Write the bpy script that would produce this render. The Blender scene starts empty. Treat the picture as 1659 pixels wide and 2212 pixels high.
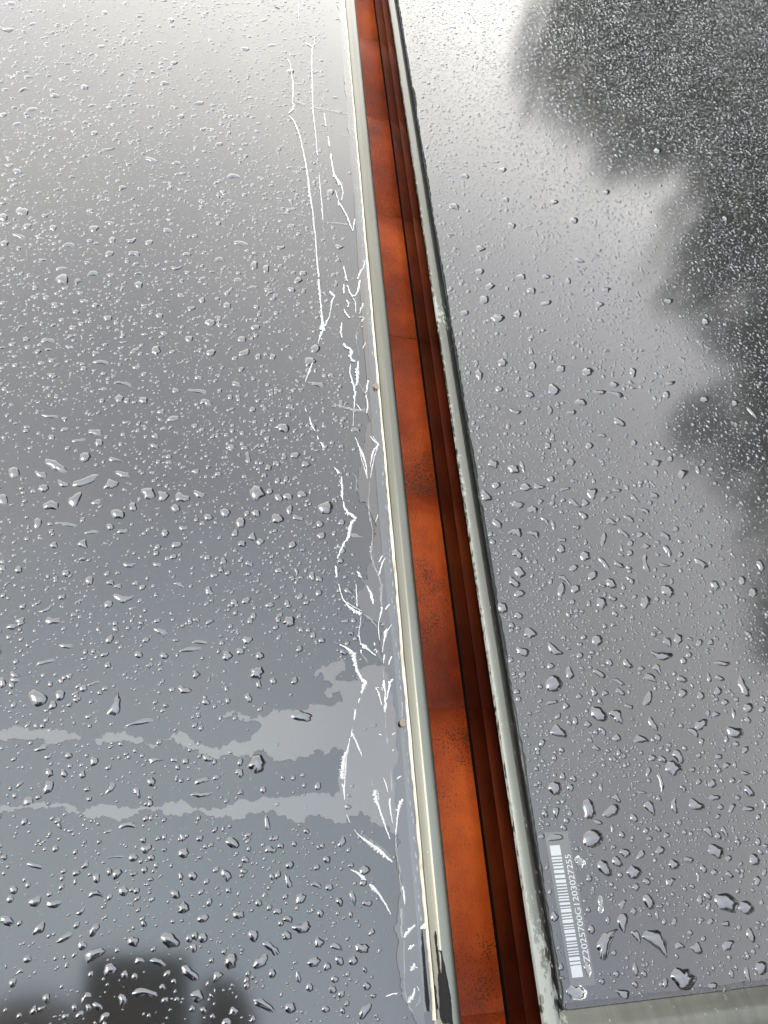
import bpy, bmesh, math, random
import numpy as np
from mathutils import Vector, Matrix, noise as mnoise
random.seed(7); rng = np.random.default_rng(7)
sc = bpy.context.scene
R = math.radians

# ------------------------------------------------------------------ camera, sky, sun, exposure
# metres; x runs across the two panels, y along the gap between them, z is the panels' normal
CAMH = .32
cS = np.array([.9645, .0671, .2558]); cL = np.array([-.0728, -.8624, .5008]); cN = np.cross(cS, cL)
FPX = 1540.
cam = bpy.data.cameras.new('camera'); camo = bpy.data.objects.new('camera', cam); sc.collection.objects.link(camo)
cam.sensor_fit = 'HORIZONTAL'; cam.sensor_width = 36; cam.lens = FPX/1659*36
cam.clip_start = .01; cam.clip_end = 500
m = Matrix(((cS[0], -cS[1], -cS[2], 0), (cL[0], -cL[1], -cL[2], 0), (cN[0], -cN[1], -cN[2], CAMH), (0, 0, 0, 1)))
camo.matrix_world = m
sc.camera = camo
SUN_EL, SUN_AZ = 55, -82          # azimuth from +y towards +x
w = bpy.data.worlds.new('World'); sc.world = w; w.use_nodes = True
def world():
    nt = w.node_tree; nt.nodes.clear(); N = nt.nodes.new; L = nt.links.new
    out = N('ShaderNodeOutputWorld'); bg = N('ShaderNodeBackground')
    sky = N('ShaderNodeTexSky'); sky.sky_type = 'NISHITA'; sky.sun_disc = False
    sky.sun_elevation = R(SUN_EL); sky.sun_rotation = R(SUN_AZ); sky.dust_density = 3; sky.air_density = 1
    tc = N('ShaderNodeTexCoord')
    # thin overcast: the sky's own light scattered to near white by cloud, thicker and thinner in places
    no = N('ShaderNodeTexNoise'); no.inputs['Scale'].default_value = 1.3; no.inputs['Detail'].default_value = 5
    no.inputs['Roughness'].default_value = .55
    mp = N('ShaderNodeMapping'); mp.inputs['Location'].default_value = (3.1, 1.7, .4); mp.inputs['Scale'].default_value = (1, 1, 1.7)
    L(tc.outputs['Generated'], mp.inputs['Vector']); L(mp.outputs[0], no.inputs['Vector'])
    cr = N('ShaderNodeValToRGB'); e = cr.color_ramp.elements
    e[0].position = .36; e[0].color = (6.3, 6.32, 6.75, 1); e[1].position = .66; e[1].color = (8.5, 8.4, 8.1, 1)
    L(no.outputs['Fac'], cr.inputs['Fac'])
    mx = N('ShaderNodeMix'); mx.data_type = 'RGBA'; mx.inputs[0].default_value = .92
    L(sky.outputs[0], mx.inputs[6]); L(cr.outputs[0], mx.inputs[7])
    sx = N('ShaderNodeSeparateXYZ'); L(tc.outputs['Generated'], sx.inputs[0])
    el = N('ShaderNodeValToRGB'); q = el.color_ramp.elements; q.new(.5); q.new(.84)
    for i_, (p_, c_) in enumerate(((0, (.88, .85, .79, 1)), (.42, (.90, .88, .83, 1)), (.84, (.85, .86, .90, 1)), (1, (.97, 1.12, 1.24, 1)))): q[i_].position = p_; q[i_].color = c_
    L(sx.outputs[2], el.inputs['Fac'])
    ml = N('ShaderNodeMix'); ml.data_type = 'RGBA'; ml.blend_type = 'MULTIPLY'; ml.inputs[0].default_value = 1
    L(mx.outputs[2], ml.inputs[6]); L(el.outputs['Color'], ml.inputs[7]); mx = ml
    L(mx.outputs[2], bg.inputs['Color']); bg.inputs['Strength'].default_value = .1
    L(bg.outputs[0], out.inputs['Surface'])
world()
sun = bpy.data.lights.new('sun', 'SUN'); sun.energy = .5; sun.angle = R(30); sun.color = (1, .95, .86)
suno = bpy.data.objects.new('sun', sun); sc.collection.objects.link(suno)
sd = Vector((math.sin(R(SUN_AZ))*math.cos(R(SUN_EL)), math.cos(R(SUN_AZ))*math.cos(R(SUN_EL)), math.sin(R(SUN_EL))))
suno.rotation_euler = sd.to_track_quat('Z', 'Y').to_euler()
vs = sc.view_settings; vs.view_transform = 'Standard'; vs.look = 'None'; vs.gamma = 1; vs.exposure = 3.72

# ------------------------------------------------------------------ helpers
ZG = -.0035       # top of the glass, 3.5 mm below the top of the frame
def P(x, y, z=ZG):      # where the sight line of a point of the photograph meets the height z
    r = np.array([np.asarray(x, float)-830, np.asarray(y, float)-1106, FPX+0*np.asarray(x, float)])
    d = np.array([np.tensordot(cS, r, 1), np.tensordot(cL, r, 1), np.tensordot(cN, r, 1)])
    t = (z-CAMH)/d[2]
    return d[0]*t, d[1]*t
def tag(o, label=None, cat=None, group=None, kind=None):
    if label: o['label'] = label
    if cat: o['category'] = cat
    if group: o['group'] = group
    if kind: o['kind'] = kind
    return o
def empty(name, loc=(0, 0, 0)):
    o = bpy.data.objects.new(name, None); o.location = loc; o.empty_display_size = .02
    sc.collection.objects.link(o); return o
def link(name, me, mat=None, parent=None, loc=None, smooth=False):
    if mat is not None and not me.materials: me.materials.append(mat)
    if smooth: me.polygons.foreach_set('use_smooth', [True]*len(me.polygons))
    o = bpy.data.objects.new(name, me); sc.collection.objects.link(o)
    if parent: o.parent = parent; o.location = -Vector(parent.location)
    if loc: o.location = loc
    return o
def mesh(name, v, f):
    me = bpy.data.meshes.new(name); me.from_pydata([tuple(map(float, p)) for p in v], [], f); me.update(); return me
def npmesh(name, V, F):      # V (n,3), F (m,4) quads
    me = bpy.data.meshes.new(name); me.vertices.add(len(V)); me.vertices.foreach_set('co', V.astype(np.float32).ravel())
    F = F.astype(np.int32); n, k = F.shape
    me.loops.add(n*k); me.loops.foreach_set('vertex_index', F.ravel()); me.polygons.add(n)
    me.polygons.foreach_set('loop_start', np.arange(0, n*k, k, dtype=np.int32))
    me.polygons.foreach_set('use_smooth', np.ones(n, bool)); me.update(calc_edges=True); me.validate(); return me
def box(name, a, b, mat, parent=None):
    x0, y0, z0 = a; x1, y1, z1 = b
    v = [(x0,y0,z0),(x1,y0,z0),(x1,y1,z0),(x0,y1,z0),(x0,y0,z1),(x1,y0,z1),(x1,y1,z1),(x0,y1,z1)]
    f = [(0,3,2,1),(4,5,6,7),(0,1,5,4),(1,2,6,5),(2,3,7,6),(3,0,4,7)]
    return link(name, mesh(name, v, f), mat, parent)

# ------------------------------------------------------------------ materials
def mat(name):
    m = bpy.data.materials.new(name); m.use_nodes = True; nt = m.node_tree; nt.nodes.clear()
    out = nt.nodes.new('ShaderNodeOutputMaterial'); return m, nt, nt.nodes.new, nt.links.new, out
def noise(N, L, scale, detail=3, rough=.6, vec=None, stretch=None, tc=None):
    n = N('ShaderNodeTexNoise'); n.inputs['Scale'].default_value = scale; n.inputs['Detail'].default_value = detail
    n.inputs['Roughness'].default_value = rough
    if vec is None:
        t = N('ShaderNodeNewGeometry'); vec = t.outputs['Position']
    if stretch:
        mp = N('ShaderNodeMapping'); mp.inputs['Scale'].default_value = stretch; L(vec, mp.inputs['Vector']); vec = mp.outputs[0]
    L(vec, n.inputs['Vector']); return n.outputs['Fac']
def ramp(N, L, fac, stops):
    c = N('ShaderNodeValToRGB'); e = c.color_ramp.elements
    while len(e) < len(stops): e.new(.5)
    for el, (p, col) in zip(e, stops): el.position = p; el.color = (*col, 1) if len(col) == 3 else col
    if fac is not None: L(fac, c.inputs['Fac'])
    return c.outputs['Color']
def math_(N, L, op, a, b=None, clamp=False):
    n = N('ShaderNodeMath'); n.operation = op; n.use_clamp = clamp
    for i, q in enumerate((a, b)):
        if q is None: continue
        if isinstance(q, (int, float)): n.inputs[i].default_value = q
        else: L(q, n.inputs[i])
    return n.outputs[0]
def mixc(N, L, fac, a, b):
    n = N('ShaderNodeMix'); n.data_type = 'RGBA'
    for i, q in ((0, fac), (6, a), (7, b)):
        if isinstance(q, (int, float)): n.inputs[i].default_value = q
        elif isinstance(q, tuple): n.inputs[i].default_value = (*q, 1)
        else: L(q, n.inputs[i])
    return n.outputs[2]
def bump(N, L, h, dist, strength=1., normal=None):
    b = N('ShaderNodeBump'); b.inputs['Distance'].default_value = dist; b.inputs['Strength'].default_value = strength
    L(h, b.inputs['Height'])
    if normal is not None: L(normal, b.inputs['Normal'])
    return b.outputs[0]
def clearcoat(name, ior, rough, tint, bump_scale=None, bump_dist=0, dust=0., dust_col=(.5, .5, .48), through=.06):
    """a dielectric skin: mirror part by Fresnel; of the rest only the share `through` passes (dark tinted laminate)"""
    m, nt, N, L, out = mat(name)
    fr = N('ShaderNodeFresnel'); fr.inputs['IOR'].default_value = ior
    gl = N('ShaderNodeBsdfGlossy'); gl.inputs['Roughness'].default_value = rough; gl.inputs['Color'].default_value = (*tint, 1)
    tr = N('ShaderNodeBsdfTransparent'); tr.inputs['Color'].default_value = (through, through, through, 1); mx = N('ShaderNodeMixShader')
    if bump_scale:
        b = bump(N, L, noise(N, L, bump_scale, 3, .7), bump_dist)
        L(b, gl.inputs['Normal']); L(b, fr.inputs['Normal'])
    L(fr.outputs[0], mx.inputs[0]); L(tr.outputs[0], mx.inputs[1]); L(gl.outputs[0], mx.inputs[2])
    if dust:
        df = N('ShaderNodeBsdfDiffuse'); df.inputs['Color'].default_value = (*dust_col, 1)
        m2 = N('ShaderNodeMixShader')
        f = math_(N, L, 'MULTIPLY', noise(N, L, 9, 6, .65, stretch=(1, .25, 1)), dust*2, True)
        L(f, m2.inputs[0]); L(mx.outputs[0], m2.inputs[1]); L(df.outputs[0], m2.inputs[2]); mx = m2
    L(mx.outputs[0], out.inputs[0]); return m
M = {}
M['glass'] = clearcoat('textured_solar_glass', 1.38, .10, (1, 1, 1), None, 0, .010)
M['film'] = clearcoat('clear_film', 1.48, .12, (1, .97, .93), 140, .00004)
M['pool'] = clearcoat('run_off_water', 1.55, .10, (1, .935, .87))
M['meniscus'] = clearcoat('water_edge', 1.36, .04, (1, 1, 1), 500, .0003)
M['bead'] = clearcoat('clear_sealant', 1.42, .22, (1, 1, 1), 300, .0001, .02, (.6, .6, .58))
def m_water():
    # water lying on the black cells: mirrors by Fresnel, lets through only the dark below
    m, nt, N, L, out = mat('water')
    p = N('ShaderNodeBsdfPrincipled'); p.inputs['Base Color'].default_value = (.002, .0022, .003, 1)
    p.inputs['IOR'].default_value = 1.54; p.inputs['Roughness'].default_value = .14
    L(p.outputs[0], out.inputs[0]); return m
M['water'] = m_water()
M['water_clear'] = clearcoat('clear_water', 1.45, .05, (1, 1, 1), through=.75)
def m_inner():
    m, nt, N, L, out = mat('clear_inner_face'); t = N('ShaderNodeBsdfTransparent'); L(t.outputs[0], out.inputs[0]); return m
M['inner'] = m_inner()
def pr(name, col, rough=.5, metal=0., spec=.5):
    m, nt, N, L, out = mat(name); p = N('ShaderNodeBsdfPrincipled')
    p.inputs['Base Color'].default_value = (*col, 1); p.inputs['Roughness'].default_value = rough
    p.inputs['Metallic'].default_value = metal; p.inputs['Specular IOR Level'].default_value = spec
    L(p.outputs[0], out.inputs[0]); return m, nt, N, L, p
def m_cell():
    m, nt, N, L, p = pr('silicon_cell', (.006, .007, .012), .5, 0, .1)
    c = ramp(N, L, noise(N, L, 14, 3), [(.3, (.03, .034, .05)), (.7, (.05, .056, .08))]); L(c, p.inputs['Base Color']); return m
M['cell'] = m_cell()
def m_back():
    m, nt, N, L, p = pr('black_backsheet', (.004, .004, .005), .6, 0, .1)
    L(ramp(N, L, noise(N, L, 30, 3), [(.3, (.14, .15, .17)), (.7, (.2, .21, .23))]), p.inputs['Base Color']); return m
M['back'] = m_back()
def m_frame(name, residue):
    """dark anodised aluminium; residue: dried lime on the outer edge and towards the corner"""
    m, nt, N, L, p = pr(name, (.05, .055, .052), .33, 1, .5)
    n1 = noise(N, L, 40, 5, .6, stretch=(6, .4, 1))
    base = ramp(N, L, n1, [(.3, (.040, .0405, .034)), (.7, (.049, .0495, .042))])
    sp = noise(N, L, 900, 2, .5)
    base = mixc(N, L, math_(N, L, 'GREATER_THAN', sp, .765), base, (.09, .09, .085))
    if residue:
        g = N('ShaderNodeNewGeometry'); sx = N('ShaderNodeSeparateXYZ'); L(g.outputs['Position'], sx.inputs[0])
        edge = N('ShaderNodeMapRange'); edge.inputs[1].default_value = .1475; edge.inputs[2].default_value = .1494
        edge.inputs[3].default_value = .19; edge.inputs[4].default_value = 0; L(sx.outputs[0], edge.inputs[0])
        top = N('ShaderNodeMapRange'); top.inputs[1].default_value = .10; top.inputs[2].default_value = .40
        top.inputs[3].default_value = 1; top.inputs[4].default_value = .45; L(sx.outputs[1], top.inputs[0])
        cor = N('ShaderNodeMapRange'); cor.inputs[1].default_value = -.036; cor.inputs[2].default_value = .012
        cor.inputs[3].default_value = .26; cor.inputs[4].default_value = 0; L(sx.outputs[1], cor.inputs[0])
        side = N('ShaderNodeMapRange'); side.inputs[1].default_value = .153; side.inputs[2].default_value = .160
        side.inputs[3].default_value = 1; side.inputs[4].default_value = 0; L(sx.outputs[0], side.inputs[0])
        patch = math_(N, L, 'MULTIPLY', ramp(N, L, noise(N, L, 16, 2, .5, stretch=(.3, 1, 1)), [(.56, (0, 0, 0)), (.70, (1, 1, 1))]), .16)
        tot = math_(N, L, 'ADD', math_(N, L, 'MULTIPLY', edge.outputs[0], top.outputs[0]), math_(N, L, 'MULTIPLY', math_(N, L, 'ADD', cor.outputs[0], patch), side.outputs[0]))
        v = math_(N, L, 'ADD', noise(N, L, 420, 6, .75, stretch=(1, .55, 1)), tot)
        mask = ramp(N, L, v, [(.63, (0, 0, 0)), (.66, (1, 1, 1))])
        # drip spots left bare inside the residue
        vo = N('ShaderNodeTexVoronoi'); vo.inputs['Scale'].default_value = 260; mp = N('ShaderNodeMapping'); mp.inputs['Scale'].default_value = (1, .6, 1)
        L(g.outputs['Position'], mp.inputs['Vector']); L(mp.outputs[0], vo.inputs['Vector'])
        holes = ramp(N, L, vo.outputs['Distance'], [(.26, (0, 0, 0)), (.32, (1, 1, 1))])
        mask = math_(N, L, 'MULTIPLY', mask, holes)
        base = mixc(N, L, mask, base, (.062, .065, .058)); L(math_(N, L, 'SUBTRACT', 1, math_(N, L, 'MULTIPLY', mask, .9)), p.inputs['Metallic'])
        L(math_(N, L, 'ADD', math_(N, L, 'MULTIPLY', mask, .4), .4, True), p.inputs['Roughness'])
    L(base, p.inputs['Base Color'])
    L(bump(N, L, noise(N, L, 1500, 2, .6), .00003), p.inputs['Normal']); return m
M['frame_l'] = m_frame('anodised_frame_clean', False)
M['frame_r'] = m_frame('anodised_frame_limescale', True)
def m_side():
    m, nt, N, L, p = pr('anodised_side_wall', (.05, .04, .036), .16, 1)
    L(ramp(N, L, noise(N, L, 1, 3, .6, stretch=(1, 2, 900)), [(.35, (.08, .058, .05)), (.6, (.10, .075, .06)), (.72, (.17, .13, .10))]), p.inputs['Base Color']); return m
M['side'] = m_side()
M['rail_shadow'] = pr('black_shadow_lip', (.0015, .0015, .0015), .8, 0, .02)[0]  # black for the shadow line painted under the rails
def m_cream():
    m, nt, N, L, p = pr('cream_sealant', (.5, .48, .38), .6)
    c = ramp(N, L, noise(N, L, 220, 4, .6, stretch=(1, .4, 1)), [(.3, (.07, .055, .035)), (.42, (.12, .112, .08)), (.7, (.17, .162, .125))])
    L(c, p.inputs['Base Color']); L(bump(N, L, noise(N, L, 1500, 3), .0002), p.inputs['Normal']); return m
M['cream'] = m_cream()
M['brown'] = pr('dried_brown_grit', (.045, .032, .02), .8)[0]
def m_crease(name, col, alpha):
    m, nt, N, L, out = mat(name)
    p = N('ShaderNodeBsdfPrincipled'); p.inputs['Base Color'].default_value = (*col, 1); p.inputs['Roughness'].default_value = .35
    tr = N('ShaderNodeBsdfTransparent'); mx = N('ShaderNodeMixShader')
    n = noise(N, L, 1400, 4, .7, stretch=(1, .5, 1))
    L(math_(N, L, 'ADD', math_(N, L, 'MULTIPLY', n, .75), alpha, True), mx.inputs[0])
    L(tr.outputs[0], mx.inputs[1]); L(p.outputs[0], mx.inputs[2]); L(mx.outputs[0], out.inputs[0]); return m
M['crease'] = m_crease('stressed_white_film', (.2, .205, .205), .36)
M['crease_faint'] = m_crease('faint_film_fold', (.16, .165, .16), -.1)
M['print'] = pr('white_print', (.105, .108, .111), .6, 0, .2)[0]
M['label'] = clearcoat('clear_label', 1.50, .12, (1, 1, .93))
M['gouge'] = pr('bare_black_gouge', (.003, .003, .0032), .7, 0, .05)[0]
def m_tile():
    m, nt, N, L, p = pr('clay_tile', (.2, .05, .015), .5, 0, .09)
    big = ramp(N, L, noise(N, L, 13, 5, .6), [(.32, (.052, .006, .0005)), (.5, (.11, .0145, .0008)), (.68, (.185, .032, .003))])  # broad dapple in the clay colour stands in for soft shadow bands
    # dark lichen dots, denser in some patches
    g = N('ShaderNodeNewGeometry'); vo = N('ShaderNodeTexVoronoi'); vo.inputs['Scale'].default_value = 740; L(g.outputs['Position'], vo.inputs['Vector'])
    dens = noise(N, L, 30, 3, .6)
    thr = math_(N, L, 'MULTIPLY', math_(N, L, 'SUBTRACT', dens, .37), 1.8, True)
    dots = math_(N, L, 'LESS_THAN', math_(N, L, 'ADD', vo.outputs['Distance'], math_(N, L, 'MULTIPLY', noise(N, L, 1500, 2), .25)), math_(N, L, 'ADD', thr, .11))
    c = mixc(N, L, math_(N, L, 'MULTIPLY', dots, .75), big, (.02, .008, .002))
    c = mixc(N, L, math_(N, L, 'MULTIPLY', ramp(N, L, noise(N, L, 90, 5, .7), [(.55, (0, 0, 0)), (.75, (1, 1, 1))]), .45), c, (.07, .02, .008))
    L(c, p.inputs['Base Color'])
    L(bump(N, L, noise(N, L, 700, 4, .6), .0004), p.inputs['Normal'])
    return m
M['tile'] = m_tile()
M['edge'] = pr('dark_water_edge', (.008, .009, .009), .16, 0, .5)[0]  # opaque near-black base keeps this water as dark as the trees it mirrors
M['batten'] = pr('dark_wood_batten', (.03, .02, .012), .8)[0]

# ------------------------------------------------------------------ roof below the gap: overlapping clay tiles
PER = .1435; ZT = -.060
roof = empty('roof', (.152, -.3, ZT)); tag(roof, kind='structure')
def tile_mesh(i):
    nx, ny = 6, 20; v = []; f = []
    W, D = .30, PER
    for j in range(ny):
        s = j/(ny-1); y = -s*D          # s = 0 high end, under the tile above; s = 1 front end
        z = .010*max(0, math.sin(s**.62*math.pi))
        for k in range(nx):
            x = (k/(nx-1)-.5)*W
            v.append((x, y, z+.0006*math.sin(9*s+i+k)))
    top = len(v); v += [(a, b, c-.003) for a, b, c in v]
    for j in range(ny-1):
        for k in range(nx-1):
            a = j*nx+k; f.append((a, a+nx, a+nx+1, a+1)); f.append((top+a, top+a+1, top+a+nx+1, top+a+nx))
    e = [(ny-1)*nx+k for k in range(nx)]
    f += [(e[k], e[k]+top, e[k+1]+top, e[k+1]) for k in range(nx-1)]
    f += [(k, k+1, k+1+top, k+top) for k in range(nx-1)]
    for k in (0, nx-1):
        f += [(j*nx+k, (j+1)*nx+k, (j+1)*nx+k+top, j*nx+k+top) if k else (j*nx, j*nx+top, (j+1)*nx+top, (j+1)*nx) for j in range(ny-1)]
    me = mesh('tile', v, f); me.polygons.foreach_set('use_smooth', [True]*len(me.polygons)); me.materials.append(M['tile'])
    me.set_sharp_from_angle(angle=R(35)); return me
tmeshes = [tile_mesh(i) for i in range(3)]
for c in range(3):
    for i in range(-3, 9):
        o = bpy.data.objects.new('roof_tile', tmeshes[(i*2+c) % 3]); sc.collection.objects.link(o); o.parent = roof
        o.location = Vector(((c-1)*.302+.155, .1045+i*PER, ZT-.004)) - roof.location
box('batten', (-.35, -.6, ZT-.045), (.65, 1.5, ZT-.03), M['batten'], roof)

# ------------------------------------------------------------------ panels
PL, PW = 1.72, 1.134
YB = -.0503
XL1, XR0 = .1133, .1472
PROF = [(0, -.0350), (0, -.0180), (.0002, -.0172), (0, -.0164), (0, -.0016), (.0002, -.0009), (.0006, -.0003), (.0012, 0.0), (.0034, .00006), (.0053, 0), (.0058, -.0002), (.0064, -.0006), (.0082, -.0022), (.0100, -.0034), (.0104, -.0037), (.0104, -.0085)]
def rail(name, axis, side, a0, a1, edge, cross0, mt, parent, prof=PROF, scale=1.):
    """frame profile swept along one side with mitred ends; side = direction from the outer edge inwards"""
    v = []; f = []; n = len(prof)
    for end, a in ((0, a0), (1, a1)):
        for d, z in prof:
            d *= scale
            aa = a+d*cross0 if end == 0 else a-d*cross0
            v.append((edge+side*d, aa, z) if axis == 'y' else (aa, edge+side*d, z))
    flip = (side > 0) ^ (axis == 'x')
    for k in range(n-1):
        q = (k, k+1, n+k+1, n+k); f.append(q if not flip else q[::-1])
    f.append(tuple(range(n)) if flip else tuple(range(n))[::-1]); f.append(tuple(range(n, 2*n))[::-1] if flip else tuple(range(n, 2*n)))
    me = mesh(name, v, f); me.materials.append(mt); me.materials.append(M['side'])
    for k in range(n-1): me.polygons[k].material_index = 1 if k < 4 else 0; me.polygons[k].use_smooth = True
    me.set_sharp_from_angle(angle=R(28)); return link(name, me, None, parent)
def panel(xa, xb, label, group, fm, near):
    ya, yb = YB, YB+PL
    t = empty('solar_panel', ((xa+xb)/2, (ya+yb)/2, -.035)); tag(t, label, 'solar panel', group)
    wide = 1.50
    r1 = rail('frame_rail', 'y', 1, ya, yb, xa, 1.0, fm, t)
    r2 = rail('frame_rail', 'y', -1, ya, yb, xb, 1.0, fm, t)
    r3 = rail('frame_rail', 'x', 1, xa, xb, ya, 1/wide, fm, t, scale=wide)
    r4 = rail('frame_rail', 'x', -1, xa, xb, yb, 1/wide, fm, t, scale=wide)
    r3['label'] = 'wide end rail of the frame'
    for e, s in ((xa, 1), (xb, -1)):
        x0, x1 = sorted((e+s*.0002, e+s*.004)); box('rail_shadow_lip', (x0, ya+.002, -.0395), (x1, yb-.002, -.0352), M['rail_shadow'], t)  # lower lip of the rail, blackened to draw its shadow line
    ix0, ix1, iy0, iy1 = xa+.0105, xb-.0105, ya+.0158, yb-.0158
    v = [(ix0,iy0,ZG),(ix1,iy0,ZG),(ix1,iy1,ZG),(ix0,iy1,ZG),(ix0,iy0,ZG-.0032),(ix1,iy0,ZG-.0032),(ix1,iy1,ZG-.0032),(ix0,iy1,ZG-.0032)]
    me = mesh('glass', v, [(0,1,2,3),(4,7,6,5),(0,4,5,1),(1,5,6,2),(2,6,7,3),(3,7,4,0)])
    me.materials.append(M['glass']); me.materials.append(M['inner'])
    for p in me.polygons[1:]: p.material_index = 1
    link('glass_pane', me, None, t)
    box('backsheet', (ix0, iy0, ZG-.0052), (ix1, iy1, ZG-.0047), M['back'], t)
    # cells in 182 mm squares
    CS = .182; x = ix1-.0085 if near == 'r' else ix0+.0085+CS
    cme = bpy.data.meshes.new('cell'); h = CS/2-.001; c = .012
    cme.from_pydata([(-h+c,-h,0),(h-c,-h,0),(h,-h+c,0),(h,h-c,0),(h-c,h,0),(-h+c,h,0),(-h,h-c,0),(-h,-h+c,0)]+[(a,b,-.0002) for a,b in [(-h+c,-h),(h-c,-h),(h,-h+c),(h,h-c),(h-c,h),(-h+c,h),(-h,h-c),(-h,-h+c)]],
                    [], [(0,1,2,3,4,5,6,7),(15,14,13,12,11,10,9,8)]+[(i,i+8,(i+1)%8+8,(i+1)%8) for i in range(8)])
    cme.materials.append(M['cell'])
    step = -1 if near == 'r' else 1
    while (x-CS > ix0 if near == 'r' else x < ix1):
        y = .1665-CS*1+CS/2
        while y+CS/2 < iy1:
            o = bpy.data.objects.new('cell', cme); sc.collection.objects.link(o); o.parent = t
            o.location = Vector((x-CS/2, y, ZG-.0042)) - t.location; y += CS+.0018
        x += step*(CS+.0016)
    return t
pl = panel(XL1-PW, XL1, 'dark solar panel on the left with white cracked film along its right edge', 'rain-wet solar panels', M['frame_l'], 'r')
pr_ = panel(XR0, XR0+PW, 'dark solar panel on the right with a barcode sticker in its corner', 'rain-wet solar panels', M['frame_r'], 'l')

def fractal(pts, amp, it=4, closed=True, seed=0):
    r = np.random.default_rng(seed); p = np.array(pts, float)
    for k in range(it):
        q = np.roll(p, -1, 0) if closed else p[1:]
        a = p if closed else p[:-1]
        d = q-a; ln = np.hypot(d[:, 0], d[:, 1])[:, None]; nrm = np.stack([-d[:, 1], d[:, 0]], 1)/np.maximum(ln, 1e-6)
        mid = (a+q)/2+nrm*r.normal(0, 1, (len(a), 1))*np.minimum(ln*.22, amp*(0.66**k))
        out = np.empty((len(a)*2, 2)); out[0::2] = a; out[1::2] = mid
        p = out if closed else np.vstack([out, p[-1:]])
    return p
def sheet(name, px, z, mt, parent=None, th=.00012, loc=(0, 0, 0)):
    """flat thin sheet of fluid or film with the outline given"""
    from mathutils.geometry import delaunay_2d_cdt
    x, y = P(px[:, 0], px[:, 1], z)
    vo, _, fo, _, _, _ = delaunay_2d_cdt([Vector((a*1000, b*1000)) for a, b in zip(x, y)], [], [list(range(len(x)))], 1, 1e-4)
    v = [(a.x/1000, a.y/1000, z) for a in vo]; f = []
    for t in fo:
        a, b, c = (v[i] for i in t[:3])
        f.append(tuple(t) if (b[0]-a[0])*(c[1]-a[1])-(b[1]-a[1])*(c[0]-a[0]) > 0 else tuple(t)[::-1])
    me = mesh(name, v, f); return link(name, me, mt, parent)

# cream sealant line and clear bead along the left panel's inner lip
def strip(name, x_fn, y0, y1, dy, zprof, mt, parent, smooth=True):
    ys = np.arange(y0, y1, dy); V = []; k = None
    for y in ys:
        row = x_fn(y); k = len(row); V += [(a, y, z) for a, z in zip(row, zprof(y, row))]
    V = np.array(V); n = len(ys); a = np.arange(n-1)[:, None]*k+np.arange(k-1)[None]
    F = np.stack([a, a+1, a+k+1, a+k], -1).reshape(-1, 4)
    o = link(name, npmesh(name, V, F), mt, parent); return o
def n1(y, s, o=0): return mnoise.noise(Vector((y*s, o, .3)))
def x_cream(y):
    wl = .00145+.0006*n1(y, 30)+.0005*n1(y, 220, 2)
    xr = .1038-.0003*n1(y, 60, 4)
    xl = xr-max(.0006, wl)
    return [xl, xl+.0003, (xl+xr)/2, xr-.0003, xr+.0002]
strip('sealant_line', x_cream, -.033, 1.1, .0006, lambda y, r: [ZG-.0001, ZG+.0006, ZG+.0011+.0002*n1(y, 400, 7), ZG+.0014, ZG+.0003], M['cream'], pl)
def x_bead(y):
    xr = .1022; wl = .0050+.0006*n1(y, 25, 3)
    return [xr-wl*t for t in (1, .93, .8, .6, .4, .2, 0)]
strip('clear_bead', x_bead, -.030, 1.1, .002, lambda y, r: [ZG, ZG+.00008, ZG+.0002, ZG+.00036, ZG+.00048, ZG+.00055, ZG+.0005], M['bead'], pl)
# dried edge of the bead: thin pale dusty crust
cr = []
for k in range(260):
    y = -.02+k*.0042+rng.normal(0, .001); 
    if y < .17 or rng.random() < .4: cr.append((.1014-abs(rng.normal(0, .0009)), y))
V = []; F = []
for cx, cy in cr:
    n = 7; r = rng.uniform(.0003, .0009); i0 = len(V)
    for a in range(n):
        q = r*rng.uniform(.5, 1.2); V.append((cx+.5*q*math.cos(a*2*math.pi/n), cy+2.2*q*math.sin(a*2*math.pi/n), ZG+.0006))
    F.append(tuple(range(i0, i0+n)))
tag(link('dried_crust', mesh('dried_crust', V, F), M['crease_faint'], pl), kind='stuff')

# ragged water edge lying against the right panel's lip, and along its end rail
def wedge(name, pts_inner, pts_outer, zi, zo, mt, parent):
    V = []; k = 5
    for (ax, ay), (bx, by) in zip(pts_inner, pts_outer):
        for j in range(k):
            t = j/(k-1); V.append((ax+(bx-ax)*t, ay+(by-ay)*t, zo+(zi-zo)*(1-t)**1.6 if j < k-1 else zo))
    V = np.array(V); n = len(pts_inner); a = np.arange(n-1)[:, None]*k+np.arange(k-1)[None]
    return link(name, npmesh(name, V, np.stack([a, a+1, a+k+1, a+k], -1).reshape(-1, 4)), mt, parent)
ys = np.arange(YB+.0158, 1.15, .0007)
inn = [(XR0+.0101, y) for y in ys]
outr = [(XR0+.0101+.0021+.0008*n1(y, 45, 9)+.0007*n1(y, 260, 5)+(.0018*max(0, n1(y, 33, 1)-.35)*2), y) for y in ys]
tag(wedge('water_edge', inn, outr, -.0021, ZG+.00012, M['edge'], pr_))
xs = np.arange(XR0+.0125, XR0+.9, .0012)
inn = [(x, YB+.0154) for x in xs]; outr = [(x, YB+.0154+.0020+.0004*n1(x, 200, 3)) for x in xs]
wedge('water_edge', inn, outr, -.0031, ZG+.0002, M['meniscus'], pr_).data.flip_normals()

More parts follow.
